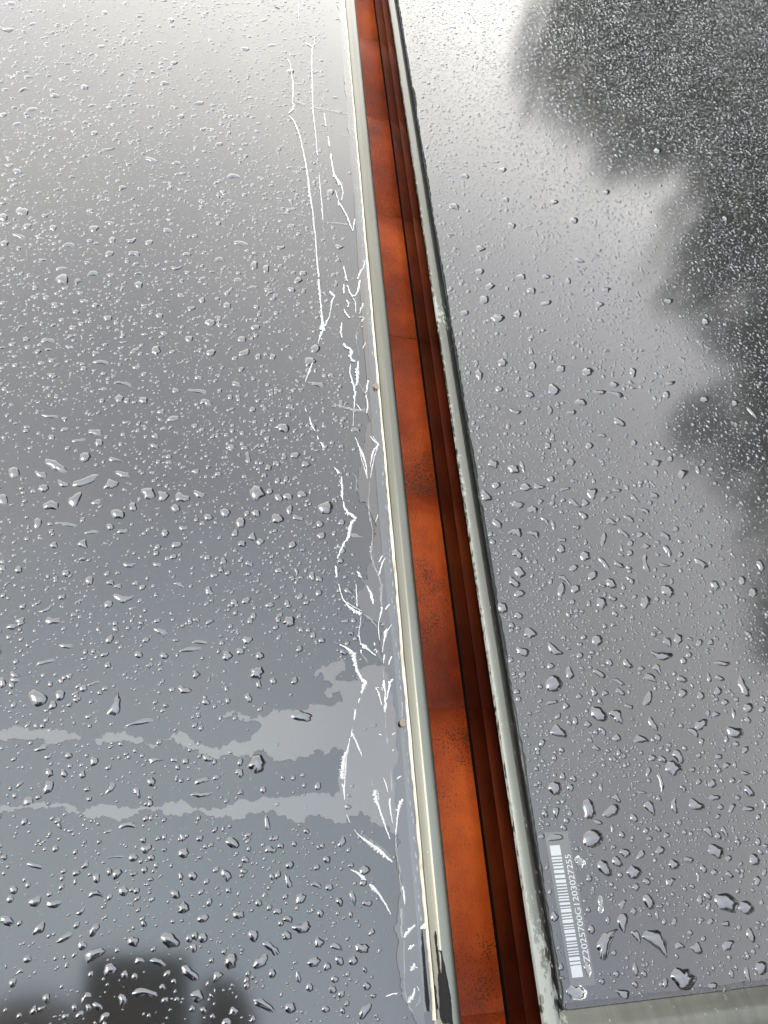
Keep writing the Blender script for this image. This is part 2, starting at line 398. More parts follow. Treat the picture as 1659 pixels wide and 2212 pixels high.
# ------------------------------------------------------------------ clear film with white creases on the left panel
film = empty('peeling_clear_film', (.085, .1, ZG)); tag(film, 'clear plastic film cracked into white creases beside the left panel frame', 'film')
left_edge = [(735,-40),(742,60),(745,150),(752,250),(765,380),(772,480),(786,560),(797,640),(803,740),(808,800),(797,900),(788,950),(770,1040),(778,1090),(800,1100),(808,1150),(798,1220),(788,1260),(768,1290),(790,1340),(828,1345),(824,1400),(835,1440),(850,1500),(858,1600),(855,1700),(866,1820),(868,1900),(852,2000),(864,2100),(872,2160),(900,2212)]
lf = fractal(left_edge, 5, 4, False, 3)
right = [P_ for P_ in [(958,2300),(893,1700),(835,1150),(795,720),(768,300),(752,-40)]]
# right side follows the bead
poly = np.vstack([lf, np.array([(918,2212),(893,1850),(868,1600),(849,1400),(820,1150),(800,900),(786,740),(776,600),(766,440),(755,220),(746,-40)])])
# keep only points left of the frame
sheet('film_sheet', poly, ZG+.00035, M['film'], film)

CR = {  # crops of the photograph: origin x, origin y, scale; then polylines of x y width
'E': (603.5, 54.9, .24797, '''75 295 4 95 340 8 105 400 6 112 460 8 122 530 12 120 600 12 115 680 8 130 700 14 115 740 20 80 772 8|85 790 5 125 830 10 155 900 10 180 970 12 205 1080 8 230 1200 12 250 1330 14 262 1450 20 280 1560 16 295 1650 10 300 1730 14 315 1850 10 325 2000 10 330 2080 12 345 2200 16|300 95 5 310 160 10 290 190 12 282 280 8 282 340 12 285 450 12 290 600 10 292 720 12 305 850 8 320 980 8 333 1140 8|230 155 8 290 190 6|345 1300 4 358 1450 8 373 1590 10 380 1700 5|392 770 12 400 830 10 408 880 10|425 970 8 438 1060 14|448 1120 10 465 1240 12 480 1310 18 510 1360 22 520 1400 12|510 1340 8 545 1400 10 555 1460 9 540 1530 8|490 1440 6 515 1540 8 515 1580 10|520 1545 10 560 1610 12 600 1690 12 625 1760 8 640 1790 5 660 1690 12|750 2050 6 735 2110 8 695 2170 14 685 2212 10|560 2100 8 585 2212 14|170 -200 3 165 -110 5 168 -20 4''',
 '''140 670 24 230 690 20|300 715 6 420 740 8 600 775 10|0 1640 5 100 1640 8|130 1640 4 250 1670 5|390 1715 5 500 1725 8 600 1740 10|520 950 3 610 970 5|333 1150 3 345 1300 4|380 1700 4 390 1830 4 398 1960 4|355 400 6 370 480 5 380 600 4 388 700 6'''),
'A': (658.3, 603.5, .1488, '''200 0 24 210 120 34 222 250 30 235 380 16 245 480 18 255 600 40 262 700 60 290 712 30|290 712 40 245 790 30 215 870 16 190 945 6|235 860 26 240 885 20|365 175 20 390 215 30 430 245 22 405 300 20 388 370 18 375 470 8 355 560 10 325 620 24 295 690 20|135 1150 6 105 1240 16 65 1350 26 30 1430 12 8 1500 8|5 1870 4 25 1930 10|70 2000 8 85 2070 24 110 2140 18 150 2212 14|600 0 24 625 30 16|620 90 14 650 190 22 690 250 26 740 240 30 770 180 22 795 80 26 800 10 30|570 70 8 570 140 24 565 215 24|700 270 10 738 340 14 740 420 10 745 500 8|605 300 14 640 350 24 625 410 16|565 435 10 600 500 26 655 570 14|840 350 16 845 380 22 815 440 18 795 510 8|780 560 6 830 545 8 870 570 10 835 600 18 820 625 8|540 630 3 530 700 24 525 790 22 545 855 10|560 930 24 600 990 44 650 1010 26 685 1060 50 660 1120 36 680 1180 26 740 1200 30|665 1240 12 655 1350 14 680 1450 22 705 1520 30 720 1600 22 728 1650 12|775 1190 20 770 1290 34 765 1400 58 770 1470 36 740 1560 24|925 1470 24 910 1540 28 905 1620 20 880 1660 10|740 1625 30 728 1700 26 722 1800 14 715 1900 6 705 2050 5 700 2140 5|885 1680 14 905 1760 18 915 1860 20 895 1950 18|745 1810 6 790 1870 14 825 1920 8|885 915 6 860 970 10 840 1020 4|830 685 18 840 700 14|720 705 14 722 722 8''',
 '''745 250 12 735 320 10|640 360 8 720 350 4|800 350 6 860 355 8|800 640 6 760 760 12 745 860 20 765 890 12|745 860 8 755 930 7 775 1030 5 790 1110 6|780 1500 8 830 1590 8 865 1660 10|390 1850 20 480 1835 24 560 1860 30 640 1880 40 740 1910 50 880 1910 40'''),
'B': (685.8, 932.6, .1488, '''0 60 16 12 120 14|35 155 6 75 200 38 108 245 10|545 80 6 580 160 14 620 260 26 655 330 44 680 400 18 705 500 14 715 600 16 722 690 8|615 300 8 650 430 8 690 560 10 720 650 8|760 70 12 820 135 20 890 190 24 830 260 24 790 360 26 775 460 8 760 520 6|880 200 8 830 360 10 795 530 10 765 680 8|805 70 6 860 150 8|235 520 8 280 560 24 310 600 44 335 610 10|345 650 14 352 720 28 362 830 26 358 930 32 370 1000 12|372 1010 14 395 1110 24 450 1190 44 520 1240 50 565 1270 30|550 1280 30 490 1340 42 465 1450 44 445 1550 36 400 1600 24 360 1680 32 320 1770 20 290 1850 14|265 1950 30 275 2040 26 285 2120 24|195 390 14 192 420 12|550 1095 24 552 1115 20|950 1800 8 915 1850 24 895 1900 10|985 1830 8 940 1920 22 915 2000 16 900 2080 14|575 2030 14 610 2080 44 635 2130 16|880 1210 5 845 1320 4''',
 '''290 1870 4 288 1940 5|290 2130 5 285 2212 6|635 2130 8 690 2212 8|750 740 10 755 850 6 740 1000 14 745 1100 34 755 1200 30 780 1350 12 805 1420 10 800 1550 8 790 1650 30 780 1750 44 790 1850 30 830 1970 16 890 2080 24 920 2212 24|500 600 6 570 690 12 560 880 4'''),
'C': (658.3, 1261.8, .16535, '''440 0 16 460 70 14 480 150 10 515 220 16 570 290 24 640 350 36 700 380 52 745 395 30|545 235 8 620 290 10 740 355 10|670 0 10 675 100 12 680 200 9 685 300 14|735 420 8 725 520 6 712 600 8 708 670 14 725 760 10 730 800 14|800 20 6 830 60 18 870 140 34 888 210 26 895 270 8|1010 300 24 1000 380 18 975 460 10 960 560 8 968 650 12 978 740 6|1050 340 10 1080 300 22 1115 270 16|1140 530 4 1095 590 14 1060 620 50 1045 700 30 1025 800 8 1015 900 4|450 790 8 520 825 24 590 870 36 640 920 60 655 1000 44 670 1080 40 700 1160 36 740 1240 34 790 1290 50 765 1370 34 740 1440 14|735 780 14 790 830 60 840 870 20 930 940 14|740 860 16 735 910 20|905 765 14 915 810 24|900 880 6 930 850 10 935 905 10 960 870 8|1045 920 14 1035 980 18 1028 1040 6|1145 950 20 1110 1000 18 1095 1060 12|720 1490 12 700 1560 10|620 1625 18 622 1640 12|665 1635 22 655 1700 26 645 1780 12|625 1865 16 624 1875 10|620 1890 6 610 1950 20 640 1991 50|1035 1250 12 1040 1320 34 1050 1420 16 1050 1520 20 1055 1600 36 1048 1680 14|1155 1240 12 1110 1300 44 1095 1380 22 1080 1450 18 1065 1520 14|920 1360 12 970 1350 10|1000 1350 10 1015 1395 10|935 1370 14 970 1430 14 990 1520 14 1010 1590 8|1140 1630 18 1145 1640 14|960 1960 14 1000 1975 14|1190 1940 10 1140 1975 14''',
 '''1010 0 44 1000 120 30 1000 220 22 1010 300 24|370 760 6 450 790 8|735 910 6 800 980 10 820 1030 10|960 900 6 995 1000 10|1020 1100 4 1035 1250 12|1055 1680 8 1055 1991 5|760 390 16 850 450 20 940 560 16'''),
'D': (713.2, 1591, .1984, '''215 20 6 200 100 12 180 200 20|170 170 34 150 270 60 140 380 66 130 470 50|180 200 8 165 400 10 155 560 10|125 515 16 150 570 18 155 630 12 158 690 4|250 0 24 285 60 18 305 120 20 335 180 12 340 220 3|180 850 5 200 910 14 215 940 8|260 1010 4 310 1080 12 370 1120 24 450 1180 34 540 1250 54 620 1320 30 680 1370 14|220 1450 8 290 1480 20 350 1530 44 390 1570 14|425 1610 30 470 1650 44 510 1690 30 560 1760 20 610 1840 20 660 1940 8|485 580 50 490 640 36 510 720 34 540 800 16 575 900 20 610 1010 16 650 1120 10|515 590 6 530 700 6|580 450 4 605 520 14 628 610 6|775 430 4 735 455 18 720 470 8|685 135 12 682 165 8|652 670 8 645 730 24 660 830 14 680 950 5|790 680 30 750 760 40 735 860 16 725 960 12 712 1080 12|790 1630 14 805 1730 24 812 1830 10|925 2050 16 870 2100 34 830 2150 30 805 2190 14''',
 '''340 1070 6 480 1150 10 600 1250 12 655 1310 8|425 440 4 480 560 8|620 10 16 625 80 20|655 370 10 668 480 18 668 590 14|712 1080 16 720 1240 20 735 1350 8 770 1480 12|750 1500 10 765 1580 18 775 1700 14|775 1870 40 780 1980 30 775 2100 20 790 2200 14'''),
'F': (740.6, 1975, .16535, '''935 400 20 880 440 36 850 460 10|940 640 24 915 700 50 880 740 24|975 690 20 940 700 10|560 1075 20 620 1050 18 710 1030 14|970 940 10 995 1000 12|935 960 14 925 1050 34 880 1120 60 850 1150 20''',
 '''800 330 6 795 500 12 805 700 14 800 850 8 800 980 10|710 1030 10 800 1040 12|805 1000 16 830 1100 30 860 1200 20 920 1290 14|1010 1050 8 1000 1150 10 930 1210 12'''),
}
def crease(pts, name, mt, seed, z0=ZG+.0005):
    r = np.random.default_rng(seed)
    p = np.array(pts, float); out = []
    for a, b in zip(p[:-1], p[1:]):          # resample to about 1.6 px
        n = max(1, int(np.hypot(*(b-a)[:2])/1.3)); t = np.arange(n)[:, None]/n; out.append(a+(b-a)*t)
    q = np.vstack(out+[p[-1:]]); n = len(q)
    d = np.gradient(q[:, :2], axis=0) if n > 1 else np.array([[0, 1.]]); d /= np.maximum(np.hypot(d[:, 0], d[:, 1])[:, None], 1e-6)
    nr = np.stack([-d[:, 1], d[:, 0]], 1)
    q[:, :2] += nr*r.normal(0, .35, (n, 1))
    wl = q[:, 2]*.57*(r.uniform(.5, 1.1, n)); wr = q[:, 2]*.57*(.5+1.3*r.random(n)**3)   # torn side rough, fold side smooth
    wl[0] = wr[0] = .15; wl[-1] = wr[-1] = .15
    ca = np.array([P(*(c-nn*a), ZG) for c, nn, a in zip(q[:, :2], nr, wl)]); cb = np.array([P(*(c+nn*a), ZG) for c, nn, a in zip(q[:, :2], nr, wr)])
    mid = np.array([P(*c, ZG) for c in q[:, :2]])
    hw = np.minimum(np.hypot(*(ca-cb).T)*.35, .0011)*r.uniform(.5, 1.2, n)
    V = []
    for i in range(n): V += [(*ca[i], z0), (*mid[i], z0+hw[i]), (*cb[i], z0)]
    F = []
    for i in range(n-1):
        a = 3*i; F += [(a, a+1, a+4, a+3), (a+1, a+2, a+5, a+4)]
    return link(name, mesh(name, V, F), mt, film)
sd_ = 0
for k, (ox, oy, s, strong, faint) in CR.items():
    for txt, mt, nm in ((strong, M['crease'], 'crease'), (faint, M['crease_faint'], 'fold')):
        for pl_ in txt.split('|'):
            a = np.array(list(map(float, pl_.split()))).reshape(-1, 3)
            a = np.stack([ox+a[:, 0]*s, oy+a[:, 1]*s, np.maximum(a[:, 2]*s, 1.1)], 1); sd_ += 1
            crease(a, nm, mt, sd_)
# bridge of sealant, dark slot and gouge near the corner
def flat(name, pts, z, mt, parent, jag=0, follow=False):
    p = np.array(pts, float)
    if jag: p = fractal(p, jag, 4, True, 5)
    o = sheet(name, p, z, mt, parent, .00005)
    if follow:      # lie on the curved rail
        dd = np.array([q[0] for q in PROF[4:]]); zz = np.array([q[1] for q in PROF[4:]])
        bm = bmesh.new(); bm.from_mesh(o.data); bmesh.ops.subdivide_edges(bm, edges=bm.edges[:], cuts=3, use_grid_fill=True); bmesh.ops.subdivide_edges(bm, edges=bm.edges[:], cuts=1, use_grid_fill=True); bm.to_mesh(o.data); bm.free()
        for v in o.data.vertices:
            for _ in range(4): zt = float(np.interp(XL1-v.co.x, dd, zz))+.0002; v.co.x += (v.co.z-zt)*.36; v.co.z = zt
    return o
tF = lambda L_: [(740.6+x*.16535, 1975+y*.16535) for x, y in L_]
flat('sealant_bridge', tF([(1085,100),(1000,165),(1010,195),(1095,180)]), ZG+.0012, M['cream'], pl, 1)
flat('open_slot', tF([(1032,200),(1042,200),(1075,500),(1090,700),(1115,950),(1138,1150),(1135,1270),(1110,1272),(1085,1130),(1072,900),(1058,680),(1040,450)]), ZG+.0013, M['gouge'], pl)
flat('gouge', tF([(1202,220),(1218,230),(1230,400),(1250,470),(1300,475),(1330,640),(1360,800),(1400,1020),(1425,1200),(1445,1440),(1310,1440),(1275,1370),(1262,1200),(1245,900),(1232,640),(1212,450)]), .00028, M['gouge'], pl, .8, True)
flat('gouge', tF([(1190,940),(1210,940),(1225,1100),(1245,1260),(1225,1250),(1205,1120)]), .00028, M['gouge'], pl, .8, True)
# paint-free sliver inside the gouge
flat('bare_sliver', tF([(1250,480),(1275,500),(1290,700),(1288,780),(1270,700)]), .00034, M['frame_l'], pl, .5, True)
for x, y, r in ((813,833,5),(870,1561,6)):
    a = np.linspace(0, 2*np.pi, 14, endpoint=False); flat('grit', np.stack([x+r*np.cos(a), y+1.4*r*np.sin(a)], 1), ZG+.0019, M['brown'], pl, 2)

# ------------------------------------------------------------------ smooth water run-offs on the left glass
pool = [(845,1440),(825,1437),(800,1438),(775,1468),(745,1470),(722,1468),(745,1450),(742,1424),(715,1432),(680,1452),(700,1470),(735,1475),(742,1482),(705,1487),(700,1500),(735,1500),(745,1515),(720,1525),(690,1522),(640,1540),(600,1532),(560,1540),(530,1545),(490,1540),(480,1548),(530,1560),(565,1565),(550,1585),(500,1602),(450,1612),(415,1598),(385,1582),(350,1604),(310,1603),(280,1590),(220,1596),(150,1586),(80,1577),(0,1578),(-30,1578),(-30,1592),(0,1592),(80,1595),(150,1600),(220,1610),(290,1604),(330,1618),(390,1604),(430,1628),(470,1640),(520,1632),(560,1620),(620,1640),(660,1636),(690,1620),(735,1618),(745,1628),(742,1660),(735,1705),(700,1712),(640,1720),(560,1726),(500,1740),(440,1745),(380,1738),(330,1742),(240,1738),(190,1746),(130,1735),(60,1733),(-30,1738),(-30,1748),(60,1746),(120,1745),(180,1760),(230,1764),(290,1758),(360,1762),(420,1752),(500,1764),(560,1756),(610,1762),(660,1768),(720,1772),(780,1752),(830,1780),(870,1830),(880,1700),(870,1560)]
wp = sheet('water_film', fractal(pool, 8, 6, True, 11), ZG+.00022, M['pool'])
tag(wp, 'smooth pale sheet of water running left in two streaks from the white creases', 'water', kind='stuff')

# ------------------------------------------------------------------ barcode sticker on the right panel
lab = box('serial_label', (.1633, -.0277, ZG+.00003), (.1752, .0314, ZG+.00010), M['label'], pr_)
LX0, LX1, LY0, LY1 = .1648, .1699, -.0244, .0259
r = np.random.default_rng(3); V = []; F = []
def addq(x0, x1, y0, y1, z=ZG+.00016):
    i = len(V); V.extend([(x0,y0,z),(x1,y0,z),(x1,y1,z),(x0,y1,z)]); F.append((i,i+1,i+2,i+3))
addq(LX0, LX1, LY0, LY0+.0042); addq(LX0, LX1, LY1-.0042, LY1)
y = LY0+.0046
while y < LY1-.0046:
    h = random.choice([.00045, .0006, .0009, .0013]); addq(LX0+rng.normal(0, .00003), LX1+rng.normal(0, .00003), y, min(y+h, LY1-.0045)); y += h+random.choice([.00045, .0006, .0007])
bc = link('barcode', mesh('barcode', V, F), M['print'], lab)
# lab's origin sits at pr_'s origin offset; keep world coordinates
cu = bpy.data.curves.new('serial', 'FONT'); cu.body = 'Z2025700G1203027255'; cu.size = 1; cu.offset = .008
to = bpy.data.objects.new('tmp', cu); sc.collection.objects.link(to); bpy.context.view_layer.update()
tm = bpy.data.meshes.new_from_object(to); bpy.data.objects.remove(to)
co = np.array([v.co[:] for v in tm.vertices]); lo, hi = co.min(0), co.max(0)
TY0, TY1, TX0, TX1 = -.0196, .0219, .1715, .1744
nx = TX1-(co[:, 1]-lo[1])/(hi[1]-lo[1])*(TX1-TX0); ny = TY0+(co[:, 0]-lo[0])/(hi[0]-lo[0])*(TY1-TY0)
for v, a, b in zip(tm.vertices, nx, ny): v.co = (a, b, ZG+.00016)
tx = link('serial_number', tm, M['print'], lab)
for o in (bc, tx): o.location = (0, 0, 0)
# (the label part itself is offset to world coordinates, so its children share that frame)

# ------------------------------------------------------------------ raindrops
BL = []      # x y w h [rot]
def add(ox, oy, s, txt):
    for t in txt.split(','):
        q = list(map(float, t.split()))
        if len(q) < 4: continue
        BL.append((ox+q[0]*s, oy+q[1]*s, q[2]*s, q[3]*s, q[4] if len(q) > 4 else None))
add(1207, 1042.4, .16535, '445 140 150 140,215 275 190 80 35,355 265 100 95,600 215 100 70 -30,762 98 115 65 10,85 85 130 60 -10,320 425 150 100 40,690 515 145 100 25,925 470 155 80 30,235 585 100 75 10,590 740 100 170 -75,850 660 190 80 35,1075 680 100 80,1400 695 150 100 25,1000 210 130 80 45,1260 170 125 90 20,1335 125 90 60 30,50 750 120 70 5,40 870 110 110,945 790 90 80,1155 830 105 80 10,1425 890 110 160 60,350 960 150 120,940 920 90 80,825 860 55 100 75,1140 1050 110 240 80,1540 605 75 80,205 1115 115 90,600 1060 200 95 50,780 1060 160 90 35,450 1215 130 120,95 1280 190 80 45,225 1390 130 110,690 1320 150 150 45,935 1270 130 90 35,845 1350 60 110 70,1430 1420 190 170 35,40 1400 100 190,560 1570 170 160 50,1140 1560 145 150,710 1510 120 90 30,570 1340 110 60 25,185 1560 80 80,400 1580 60 90,1385 1080 130 60 10,1130 370 140 100 30,820 940 90 50 30,215 100 45 45,665 125 60 45,545 95 65 40 20,510 325 40 50,730 405 45 40,780 480 55 50,1080 490 75 50 15,215 720 60 45,480 700 45 35,395 715 40 25,575 595 50 40,455 645 35 30,500 1080 40 30,390 1105 60 45,870 1060 45 40,1200 265 70 60,1420 420 40 30,1540 460 90 50 40,1640 65 60 60,1240 980 40 45,1600 940 70 80,1520 1020 60 45,1390 1210 60 60,1480 1290 60 75,1265 1140 50 60,1260 880 40 35,1310 900 45 40,360 1330 50 40,430 1420 50 45,610 1460 55 60,1000 1490 70 60,1290 1520 70 60,1380 1560 50 70,1555 1590 60 50,1190 650 40 35,1300 780 75 60 25,105 430 45 35,90 500 60 30,205 890 35 30,60 230 70 60')
add(1185, 1371.6, .2857, '370 40 85 85,45 110 120 80 30,160 285 80 95 80,40 370 130 130,860 155 140 80 8,905 55 70 80 55,985 30 80 70,1145 60 50 60,1230 55 50 45,240 155 55 50,465 210 55 60 50,600 220 85 70 45,830 265 60 90 60,385 290 100 60 30,535 355 85 50 30,775 325 110 60 30,1325 215 110 48 5,1025 195 55 50,1065 150 50 45,1475 390 90 160 65,1015 335 75 65 20,1295 325 75 50 30,1215 320 45 70 75,1020 440 70 65,1155 460 60 65,1285 425 60 65,755 480 80 115 -65,545 430 80 60 40,345 425 55 75 70,430 440 50 48,235 465 50 45,610 540 75 45 20,385 600 125 140 50,525 620 95 120 55,205 650 45 65,300 675 55 50,85 735 130 100 30,790 670 60 125 60,1160 675 95 100 -30,1100 735 90 60 30,1410 735 130 110 15,1515 550 75 75,1340 510 60 45,1620 565 50 50,1400 590 36 80 75,1270 600 60 45,1210 590 36 45,700 790 105 80 10,520 780 65 60,410 725 75 50 50,365 855 65 45 30,790 930 55 55,865 940 60 65 40,985 920 90 110 50,945 1005 115 115,850 1110 50 140 75,1290 920 60 40,1350 985 60 45,1490 870 60 60 -50,1425 825 50 38,1160 805 40 55,1090 1020 45 38,110 1070 50 55,50 1160 110 110 50,400 1165 36 75 75,705 1190 65 30 10,1020 1160 60 50 50,1240 1125 65 65,1140 1110 48 42,1520 1180 80 100 50,1260 1230 85 60 0,1490 1045 65 45 10,1395 1100 50 45,520 1240 75 60 45,305 1315 120 155 80,475 1335 130 110 -30,775 1310 85 110 60,955 1295 65 110 80,1125 1290 120 95 20,1305 1300 50 50 45,1390 1310 50 85 -65,1515 1315 80 55 0,1635 1280 45 85 65,650 1385 65 65 40,60 1345 55 90 85,375 1415 70 45 20,1590 1375 40 50,1285 1370 40 40,830 1465 60 50 40,1215 1490 60 90 60,1335 1490 50 80 60,740 1480 45 50,485 1465 36 70 80,895 1515 50 45,30 510 90 40 -10,20 235 60 50')
add(1097.3, 1755.6, .3386, '545 165 130 120,668 100 24 56 85,1020 155 50 46,885 120 40 28,905 165 36 32,960 100 50 40 30,1130 125 32 36,1285 120 40 80 75,1395 135 40 90 75,1600 185 40 50,750 255 70 65 30,850 270 55 60 -50,975 240 60 55,700 315 70 75 40,460 310 75 75 45,620 355 90 120 55,810 380 90 90,1060 330 60 75,1155 300 65 50 20,1330 245 95 110 30,1410 290 45 40,1575 300 80 80 45,1490 325 28 28,1320 380 36 44,1415 395 60 45 40,1250 360 50 55 60,1595 435 50 60,890 440 55 50 30,1040 440 60 60 -30,820 475 45 50,1215 410 30 60 80,590 585 55 110 85,735 580 50 60 -50,900 570 75 105 60,1400 575 145 150 20,1525 605 100 100 20,735 705 85 120 80,625 835 105 190 -65,955 825 130 180 50,825 790 50 90 60,535 745 45 60,805 630 45 45,955 660 28 70 80,1000 695 30 45,1065 695 36 50,1295 695 42 46,1390 710 60 36,1210 870 75 80 45,1100 850 65 50 15,1410 845 75 80 -40,1550 780 65 90 70,1165 765 36 36,1250 805 36 32,815 1000 45 90 80,695 1030 40 45,1120 1060 145 150,1620 990 80 90,1530 1035 50 90 75,445 1150 125 120 15,735 1155 90 75 15,340 985 36 50,340 1055 50 32,1310 1105 60 50,1180 1130 24 40,1430 1030 36 60 70,1380 1130 30 40,510 1000 55 90 80,300 160 100 60 -10,640 685 30 50,515 620 36 36,680 895 30 40,1640 380 30 50')
add(0, 713.2, .496, '62 620 52 50,245 590 85 55 30,372 552 52 45,175 628 55 38 20,375 655 110 45 -20,190 688 45 40,278 670 50 30,222 762 72 45,330 735 60 70 -50,12 738 50 50,490 670 60 40,535 628 64 28,648 710 58 56,712 722 50 48,797 730 62 52 15,870 715 50 35 15,515 800 60 55 30,580 770 40 36,765 775 42 36,1122 708 70 60,1175 702 32 28,1255 725 45 30,1215 730 40 32,1420 772 65 58,1210 820 58 42,1115 797 42 32,982 795 45 40,1048 838 44 48,1262 782 32 40,1300 818 50 28 15,165 840 42 40,1100 900 36 36,1135 922 36 32,535 877 50 24,720 885 36 36,770 935 50 32,360 930 46 36,235 936 36 30,1260 1268 58 48,540 1168 80 36,390 1090 42 36,232 1265 70 36,700 1312 60 36 20,290 1375 60 22,830 1390 85 28 -8,990 1418 50 40,1132 1418 40 36,1080 1350 46 32,415 445 60 32,432 490 38 36,900 315 50 36 15,860 265 80 22 8,625 305 42 32,520 298 40 36,553 307 26 26,680 88 40 40,920 98 45 32,1065 98 50 32,1232 425 58 42,1032 236 50 22,1380 235 65 28 10,755 385 50 28,535 232 75 22 10,440 140 70 22 5,210 45 60 24,115 40 30 24,1055 40 38 30,825 38 36 30,1125 116 30 28,1190 116 30 28,1170 600 30 30,1080 555 30 50 80,1285 545 40 30,1335 585 36 30,1315 715 40 34,1395 845 36 30,1400 895 42 30,1550 895 60 24 5,1490 838 34 26,1275 935 36 34,1055 930 36 30,1390 1145 30 30,80 1043 38 32,270 1163 40 24,620 1120 32 24,515 1115 32 24,605 1413 40 30,715 1418 36 30,1305 1388 32 32,1550 435 40 26 10,505 565 60 20 5,345 480 55 20 -8,220 375 70 18 5,910 815 50 24,800 862 44 22,400 880 60 18 -5,290 845 90 20 8,1025 885 32 36 -50,780 1108 44 22 20,935 1068 36 22,565 1022 60 22,1375 80 42 36,1350 135 46 40')
add(0, 1371.6, .496, '165 275 85 70,262 262 45 50,505 300 60 95 -70,605 382 105 30 -12,1120 165 60 55,1128 215 25 40,1135 88 36 36,990 92 36 38,805 238 60 42 20,1085 275 36 42 60,1320 355 85 70 10,880 32 70 22 8,820 68 90 22 -12,200 118 90 22 -15,410 210 50 20 -20,410 550 40 42,360 608 30 36,215 600 36 40,280 605 36 30,300 525 36 30,180 492 65 32 -25,210 665 55 60 -40,480 670 60 35 -50,600 690 35 45 60,1120 560 75 80,680 545 60 22,760 545 34 22,1045 600 40 40 45,880 635 60 36 -15,880 695 80 30 -5,660 640 40 40,555 830 75 35 -10,470 857 40 18 -15,1015 905 65 50 30,800 950 48 45,1165 820 32 65 80,625 893 28 28,660 970 32 30,500 968 70 14 -5,155 1005 60 35 10,235 1172 60 45 -10,420 1060 36 40,415 1130 60 36 -10,60 1110 40 35,155 1160 60 50 -35,985 1045 50 55 50,1070 980 36 30,840 1050 40 42,765 1130 40 42,800 1190 55 55 -30,885 1235 48 40,1040 1220 50 36,1255 1070 60 40 70,1380 1090 45 28 20,1435 1100 36 30,1310 1150 50 50 -50,30 1245 60 55 20,170 1280 60 55 -50,280 1320 75 35 -30,410 1285 50 65 -60,415 1390 90 65 -25,580 1335 50 48,740 1330 80 80 30,885 1320 45 45,1105 1310 50 50,1250 1310 45 40,1320 1275 70 60 -20,1185 1365 75 50 40,1135 1425 70 60 -40,1005 1420 65 65,690 1425 65 45 15,830 1475 90 60 35,480 1460 60 60 -40,545 1480 36 36,945 1490 45 50 -60,1390 1340 45 45,1470 1360 50 35 30,1580 1365 60 45,1370 1425 50 55 -20,1425 1445 36 36,1480 1420 40 40,1540 1420 40 40,630 1560 100 50 5,860 1575 60 60 45,710 1535 30 30,1155 1615 100 50 30,1265 1625 50 50,1020 1640 45 45 -30,1420 1630 36 30,1590 1640 50 70 -60,1300 1490 32 45 80,1460 1500 36 30,1350 1535 36 36,1600 1530 36 36,1450 1545 40 30,375 1580 60 36 -50,610 1420 45 30,1540 1150 30 60 75,1600 1170 45 30,1590 1025 45 50 -20,1210 1205 36 30')
add(932.7, 713.2, .4378, '235 220 45 45,485 318 48 36,605 295 62 50,335 290 40 30,640 190 46 36,770 205 58 42,995 208 36 48,830 305 64 26,905 315 78 34 15,900 268 44 28,1180 262 44 24,1160 318 42 34,1350 340 44 34,735 355 60 36,585 395 30 42,410 400 56 30 15,780 570 40 34,575 570 36 36,305 660 56 40,405 685 60 46,450 675 30 52 75,690 650 40 36,1110 655 50 34,1240 708 52 42,1315 690 30 44 70,1180 635 32 30,320 765 44 34,270 820 62 56 30,325 955 60 44 45,415 998 70 42,505 1005 58 38 20,425 1105 60 50 30,435 1195 60 60 45,410 1245 64 50 35,1155 1015 64 48 20,1165 1085 38 48 70,1330 1150 74 42 35,1400 1260 56 50 50,1590 1295 48 50,1535 1235 42 40,1625 1160 50 56 60,1580 405 70 28 45,1500 360 40 32,490 1495 64 50,350 1370 60 60 45,435 1300 52 40,450 1585 72 48 20,430 1410 46 36,350 160 50 40,500 175 36 40,570 400 30 36,690 405 50 26,930 455 60 44 30,840 520 46 20,1000 555 30 30,590 735 40 30,500 885 54 34,560 940 50 30 40,600 960 30 50 70,465 775 54 40,535 772 56 28,425 860 66 40 10')
add(0, 0, .496, '98 922 50 44,272 1215 58 46,370 380 36 24,140 477 50 20,240 417 44 18,718 363 38 18,867 450 44 18,788 507 30 22,760 275 36 16,440 203 34 16,1068 213 40 18,1185 198 38 14,1150 88 30 12,655 695 56 26 20,1018 768 60 22,1050 1060 62 26 10,1108 1155 38 34,302 1068 58 22,405 1192 52 24,410 995 42 30,958 1132 50 22,572 1048 46 22,650 1056 36 24,490 1045 30 30,478 1105 40 28,770 1168 44 18,915 1405 44 36,78 748 46 24,125 335 44 14,38 720 40 18,75 540 40 16,400 460 40 14,410 580 30 22,475 650 60 12,770 710 40 16,535 818 34 22,605 1240 42 30,815 1107 40 18,1225 1078 36 20,1040 1220 44 18,1160 1170 30 36,232 992 32 28,120 985 36 26,80 1028 60 20,15 945 40 36,20 1060 40 28,10 1130 30 22,585 1105 56 24,735 1005 44 22 20,1300 1220 36 28,1440 838 30 30,1480 1075 40 16,340 1225 36 20,285 1255 36 18,270 1170 50 16,990 1330 34 26,835 1343 38 22,880 1308 32 24,695 1375 36 24,415 1330 34 22,368 1312 36 20,470 1385 46 24,1115 1425 40 24,1320 1190 36 22,1105 1250 34 14,1270 1262 34 24,955 628 32 20,15 500 34 20,105 390 44 18,195 940 30 18,45 15 44 16,140 105 40 12,455 55 26 18,745 88 30 20,30 128 60 18,1265 312 34 24')
